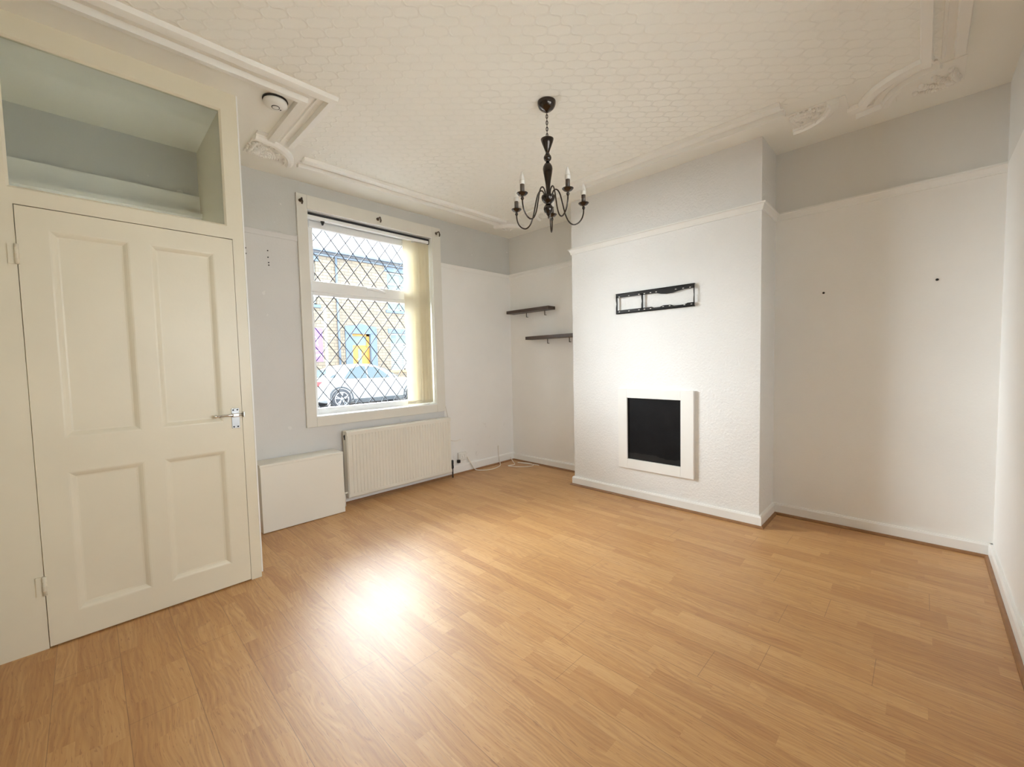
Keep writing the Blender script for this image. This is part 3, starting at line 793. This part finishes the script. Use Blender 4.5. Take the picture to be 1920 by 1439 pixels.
# ------------------------------------------------------------------ the street outside
GZ = -.12
struct(MB().box(-14, 22, 2.2, 11.2, GZ - .2, GZ - .02).box(-14, 22, 13, 24, GZ - .2, GZ - .01).build('road', M_road))
struct(MB().box(-14, 22, WT, 2.2, GZ - .2, GZ + .06).box(-14, 22, 11.2, 13.0, GZ - .2, GZ + .06).box(-14, 14, -16, L - .2, GZ - .2, GZ).build('pavement', M_pave))
FYY = 13.0
hs = thing('terraced_house', 'stone terraced house across the street seen through the leaded window', 'house', (4, FYY, GZ))
# openings: x0,x1,z0,z1
ups = [(5.63, 7.0, 3.60, 5.27), (1.20, 2.63, 3.60, 5.26)]
downs = [(5.70, 7.15, .98, 2.60)]
dr = (3.93, 4.76, GZ, 2.55)
ops = ups + downs + [dr]
X0, X1, ZT = -6, 14, 5.65
b = MB()
xs_ = sorted({X0, X1, *[v for o in ops for v in o[:2]]}); zs_ = sorted({GZ, ZT, *[v for o in ops for v in o[2:]]})
for xa, xb in zip(xs_, xs_[1:]):
    for za, zb in zip(zs_, zs_[1:]):
        xm, zm = (xa + xb) / 2, (za + zb) / 2
        if not any(o[0] < xm < o[1] and o[2] < zm < o[3] for o in ops): b.box(xa, xb, FYY, FYY + .35, za, zb)
b.box(X0, X1, FYY + .35, FYY + .5, GZ, ZT)
b.build('stone_wall', M_stone, hs)
MB().prism([(FYY - .18, ZT), (FYY + 4.2, ZT + 3.3), (FYY + 8.6, ZT), (FYY + 8.6, ZT - .1), (FYY - .18, ZT - .1)], X1 - X0, 'x', X0).build('roof', M_slate, hs)
MB().box(X0, X1, FYY - .27, FYY - .10, ZT - .02, ZT + .09, .02).box(X0, X1, FYY - .12, FYY, ZT - .16, ZT - .02).build('gutter', M_gutter, hs)
MB().cyl((3.40, FYY - .06, GZ), (3.40, FYY - .06, ZT - .05), .045, 10).build('drainpipe', M_gutter, hs)
for (xa, xb, za, zb) in ups + downs:
    MB().box(xa - .12, xb + .12, FYY - .02, FYY + .05, zb, zb + .20, .01).build('lintel', M_bluestone, hs)
    MB().box(xa - .12, xb + .12, FYY - .06, FYY + .06, za - .12, za, .01).build('window_sill', M_bluestone if za > 3 else M_sill, hs)
    fr = MB(); y0, y1 = FYY + .12, FYY + .18
    zm = zb - (zb - za) * .30
    fr.box(xa, xa + .07, y0, y1, za, zb).box(xb - .07, xb, y0, y1, za, zb).box(xa, xb, y0, y1, za, za + .07).box(xa, xb, y0, y1, zb - .07, zb).box(xa, xb, y0, y1, zm - .05, zm + .05).box((xa + xb) / 2 - .04, (xa + xb) / 2 + .04, y0, y1, za, zm)
    fo = fr.build('window_frame', M_frame_pale, hs)
    pb = MB().box(xa, xb, y1 - .02, y1, za, zb)
    if za < 3:
        pb.mi = 1
        nz = 12
        for i in range(nz): pb.box(xa + .08, xb - .08, y1 - .028, y1 - .021, za + .1 + i * .085, za + .15 + i * .085)
    pb.build('window_pane', [M_hwin, M_frame_pale], fo)
# painted stone door surround
b = MB().box(3.66, 3.95, FYY - .05, FYY + .1, GZ, 2.55, .01).box(4.74, 5.03, FYY - .05, FYY + .1, GZ, 2.55, .01)
b.prism([(3.66, 2.53), (5.03, 2.53), (5.03, 2.84), (4.70, 2.86), (4.345, 2.95), (3.99, 2.86), (3.66, 2.84)], .15, 'y', FYY - .05)
b.build('door_surround', M_bluestone, hs)
dd = MB().box(3.93, 4.76, FYY + .14, FYY + .19, GZ, 2.06).box(3.93, 4.0, FYY + .10, FYY + .19, 2.0, 2.55).box(4.62, 4.76, FYY + .10, FYY + .19, 2.0, 2.55).box(3.93, 4.76, FYY + .10, FYY + .19, 2.44, 2.55)
dob = dd.build('front_door', M_orange, hs)
MB().box(4.0, 4.62, FYY + .13, FYY + .15, 2.06, 2.44).box(4.25, 4.40, FYY + .125, FYY + .14, .5, 1.9).build('door_glass', M_hwin, dob)
MB().box(4.20, 4.30, FYY + .10, FYY + .14, 1.44, 1.50, .01).build('letter_box', M_alloy, dob)
MB().box(3.66, 5.03, FYY - .3, FYY + .14, GZ + .06, GZ + .18, .01).build('doorstep', M_sill, hs)

# white parked car
car = thing('car', 'white parked car with a yellow rear plate across the street', 'car', (3.1, 10.15, GZ - .02))
GR = GZ - .02; CY0, CY1 = 9.30, 11.05
def body():
    """rings along x: (x, half width, z bottom, z shoulder, z top, top half width)"""
    secs = [(1.10, .60, .42, .70, .80, .50), (1.16, .74, .30, .78, .98, .58), (1.35, .85, .22, .84, 1.02, .62), (1.83, .87, .20, .86, 1.00, .66), (2.6, .875, .19, .86, .95, .70), (3.6, .875, .19, .84, .93, .72), (4.2, .87, .20, .82, .91, .70), (4.75, .85, .22, .76, .84, .68), (5.15, .78, .26, .66, .74, .60), (5.32, .62, .34, .58, .64, .48)]
    b = MB(); rings = []
    cy = (CY0 + CY1) / 2
    for x, w, zb, zs, zt, tw in secs:
        pr = [(-w * .92, zb), (-w, zb + .12), (-w, (zb + zs) / 2), (-w * .985, zs), (-tw - .04, zt - .015), (-tw, zt), (tw, zt), (tw + .04, zt - .015), (w * .985, zs), (w, (zb + zs) / 2), (w, zb + .12), (w * .92, zb)]
        rings.append([b.b.verts.new((x, cy + y, GR + z)) for y, z in pr])
    fs = []
    for r0, r1 in zip(rings, rings[1:]):
        for i in range(12):
            j = (i + 1) % 12; fs.append(b.b.faces.new((r0[i], r1[i], r1[j], r0[j])))
    fs.append(b.b.faces.new(rings[0])); fs.append(b.b.faces.new(rings[-1][::-1]))
    b._mark(fs, True)
    return b
body().build('body', M_car, car)
def cabin():
    b = MB(); cy = (CY0 + CY1) / 2; rings = []
    secs = [(1.30, .62, .98, 1.00), (1.62, .66, .96, 1.22), (2.05, .69, .94, 1.36), (2.6, .70, .92, 1.42), (3.05, .70, .91, 1.40), (3.5, .70, .90, 1.24), (4.02, .68, .88, .91)]
    for x, w, z0, z1 in secs:
        tw = w - (z1 - z0) * .32
        pr = [(-w - .06, z0 - .06), (-w - .04, z0), (-tw, z1 - .05), (-tw + .06, z1), (tw - .06, z1), (tw, z1 - .05), (w + .04, z0), (w + .06, z0 - .06)]
        rings.append([b.b.verts.new((x, cy + y, GR + z)) for y, z in pr])
    fs = []
    for r0, r1 in zip(rings, rings[1:]):
        for i in range(7): fs.append(b.b.faces.new((r0[i], r1[i], r1[i + 1], r0[i + 1])))
    fs.append(b.b.faces.new(rings[0])); fs.append(b.b.faces.new(rings[-1][::-1]))
    b._mark(fs, True); return b
cabin().build('cabin_roof', M_car, car)
# side glass, rear screen, windscreen
def quad(pts, nm, m, t=.012):
    b = MB(); b._mark([b.b.faces.new([b.b.verts.new((x, y, GR + z)) for x, y, z in pts])])
    o = b.build(nm, m, car); md = o.modifiers.new('t', 'SOLIDIFY'); md.thickness = t; md.offset = 0; return o
cy = (CY0 + CY1) / 2
def side(xz, nm):
    def yy(x, z):
        k = min(max((z - .92) / .46, 0), 1); return cy - (.735 - .15 * k) - .012
    quad([(x, yy(x, z), z) for x, z in xz], nm, M_carglass)
side([(1.98, .955), (2.76, .945), (2.76, 1.34), (2.55, 1.35), (2.25, 1.27)], 'side_window')
side([(2.82, .945), (3.62, .935), (3.40, 1.14), (3.16, 1.29), (2.82, 1.345)], 'side_window')
side([(1.52, 1.00), (1.70, .99), (1.76, 1.10), (1.66, 1.09)], 'quarter_window')
quad([(1.305, cy - .55, 1.01), (1.305, cy + .55, 1.01), (1.63, cy + .48, 1.23), (1.63, cy - .48, 1.23)], 'rear_screen', M_carglass, .03)
quad([(4.0, cy - .60, .94), (4.0, cy + .60, .94), (3.52, cy + .50, 1.25), (3.52, cy - .50, 1.25)], 'windscreen', M_carglass, .03)
for x in (1.83, 4.42):
    for s, y in ((-1, CY0 + .02), (1, CY1 - .02)):
        Mx = Matrix.Rotation(PI / 2, 4, 'X')
        w = MB().lathe([(.20, -.09), (.30, -.095), (.325, -.06), (.325, .06), (.30, .095), (.20, .09)], (x, y - s * .06, GR + .325), 32, Mx).build('wheel', M_tyre, car)
        rim = MB()
        rim.lathe([(.205, -.03), (.215, -.07), (.225, -.08), (.225, -.02)], (x, y - s * .06, GR + .325), 32, Mx if s > 0 else Mx)
        fy = y - s * .06 + s * .085
        for k in range(5):
            a = 2 * PI * k / 5 + .3
            for da in (-.16, .16):
                rim.tube([(x + .04 * math.cos(a), fy, GR + .325 + .04 * math.sin(a)), (x + .215 * math.cos(a + da), fy, GR + .325 + .215 * math.sin(a + da))], .016, 6)
        rim.cyl((x, fy - .02, GR + .325), (x, fy + .02, GR + .325), .05, 16)
        rim.lathe([(.0, 0), (.21, 0), (.21, .01), (0, .01)], (x, fy - s * .05, GR + .325), 24, Mx)
        rim.tube([(x + .215 * math.cos(2 * PI * i / 28), fy, GR + .325 + .215 * math.sin(2 * PI * i / 28)) for i in range(28)], .014, 6, True)
        rim.build('alloy_rim', M_alloy, w)
        # dark wheel arch
        MB().tube([(x + .37 * math.cos(a), y - s * .005 - (.0 if s < 0 else -.0), GR + .325 + .37 * math.sin(a)) for a in [math.radians(-8 + i * 196 / 16) for i in range(17)]], .035, 8).build('wheel_arch', M_sillblk, car)
MB().box(2.25, 4.02, CY0 + .0, CY0 + .05, GR + .17, GR + .30, .01).build('side_skirt', M_sillblk, car)
MB().box(1.08, 1.30, CY0 + .35, CY1 - .35, GR + .26, GR + .46, .03).build('rear_bumper', M_sillblk, car)
for y in (CY0 + .12, CY1 - .42): MB().box(1.09, 1.34, y, y + .30, GR + .74, GR + .90, .03).build('tail_lamp', M_red, car)
MB().box(1.085, 1.11, cy - .26, cy + .26, GR + .66, GR + .78, .004).build('number_plate', M_yellow, car)
MB().box(3.50, 3.66, CY0 - .14, CY0 + .02, GR + .92, GR + 1.03, .03).build('door_mirror', M_car, car)
for x in (2.50, 3.42): MB().box(x, x + .16, CY0 - .022, CY0 - .002, GR + .74, GR + .77, .005).build('door_handle', M_car, car)

tag(MB().cyl((.105, 6.0, GZ - .02), (.105, 6.0, 2.55), .026, 12).blob((.105, 6, 2.55), .03).build('street_post', M_post), 'slim pale post standing in the street in front of the white car', 'post')
sg = thing('sign_board', 'purple board on a post at the left edge of the window view', 'sign', (.05, 6.5, 1.34))
MB().box(-.42, .215, 6.47, 6.51, 1.345, 2.14, .004).build('board', M_purple, sg)
MB().cyl((-.10, 6.54, GZ - .02), (-.10, 6.54, 2.2), .03, 10).build('post', M_post, sg)
b = MB()
b.tube(smooth_path([(.04, 6.466, 1.93), (.09, 6.466, 1.86), (.07, 6.466, 1.78), (.10, 6.466, 1.72)], 6), .012, 6)
b.tube(smooth_path([(-.10, 6.466, 1.62), (.02, 6.466, 1.60), (.12, 6.466, 1.605)], 6), .010, 6).box(-.10, .17, 6.464, 6.470, 1.47, 1.52)
b.build('printed_marks', M_letter, sg)

# ------------------------------------------------------------------ light: a bright sky beyond the opposite roofs
wd = bpy.data.worlds.new('sky'); S.world = wd; wd.use_nodes = True
nt = wd.node_tree; nt.nodes.clear()
class WN(NT):
    def __init__(self, t): self.t = t; self.n = t.nodes; self.l = t.links
g = WN(nt)
dx_, dy_, dz_ = g.xyz(g.add('ShaderNodeTexCoord').outputs['Generated'])
SKY_NEAR, SKY_FAR = 5.0, 34.0
f_ = g.m('MAXIMUM', g.m('MULTIPLY', g.m('ADD', dy_, .02), 3.0), 0.0)
f_ = g.m('MINIMUM', f_, 1.0)
st = g.m('ADD', SKY_NEAR, g.m('MULTIPLY', f_, SKY_FAR - SKY_NEAR))
bg = g.add('ShaderNodeBackground'); bg.inputs[0].default_value = (.97, .985, 1.0, 1)
g.l.new(st, bg.inputs[1])
ow = g.add('ShaderNodeOutputWorld'); g.l.new(bg.outputs[0], ow.inputs[0])
def portal(x0, x1, z0, z1, y, rx=-PI / 2):
    ld = bpy.data.lights.new('window_portal', 'AREA'); ld.shape = 'RECTANGLE'; ld.size = x1 - x0; ld.size_y = z1 - z0
    ld.cycles.is_portal = True
    o = bpy.data.objects.new('window_portal', ld); COL.objects.link(o)
    o.location = ((x0 + x1) / 2, y, (z0 + z1) / 2); o.rotation_euler = (rx, 0, 0)
portal(IX0, IX1, IZ0, IZ1, WT + .02)
portal(FD0, FD1, 1.0, FDZ, WT + .02)
portal(KX0, KX1, KZ0, KZ1, L - .22, PI / 2)

# ------------------------------------------------------------------ camera
cd = bpy.data.cameras.new('camera'); cam = bpy.data.objects.new('camera', cd); COL.objects.link(cam)
cd.sensor_width = 36; cd.lens = 784.297 * 36 / 1920; cd.clip_start = .02
R_ = Vector((.69945472, -.71432546, -.02241046)); U_ = Vector((.053521, .02108586, .99834407)); F_ = Vector((.71267005, .6994959, -.05298002))
cam.matrix_world = Matrix((( R_.x, U_.x, -F_.x, -3.77474), (R_.y, U_.y, -F_.y, -3.70604), (R_.z, U_.z, -F_.z, 1.24964), (0, 0, 0, 1)))
S.camera = cam
vs = S.view_settings
S.display_settings.display_device = 'sRGB'
vs.view_transform = 'Standard'; vs.look = 'None'; vs.gamma = 1; vs.use_curve_mapping = False
vs.exposure = 0.82
S.cycles.use_denoising = True
S.cycles.max_bounces = 14; S.cycles.diffuse_bounces = 10; S.cycles.transparent_max_bounces = 16
S.cycles.sample_clamp_indirect = 8
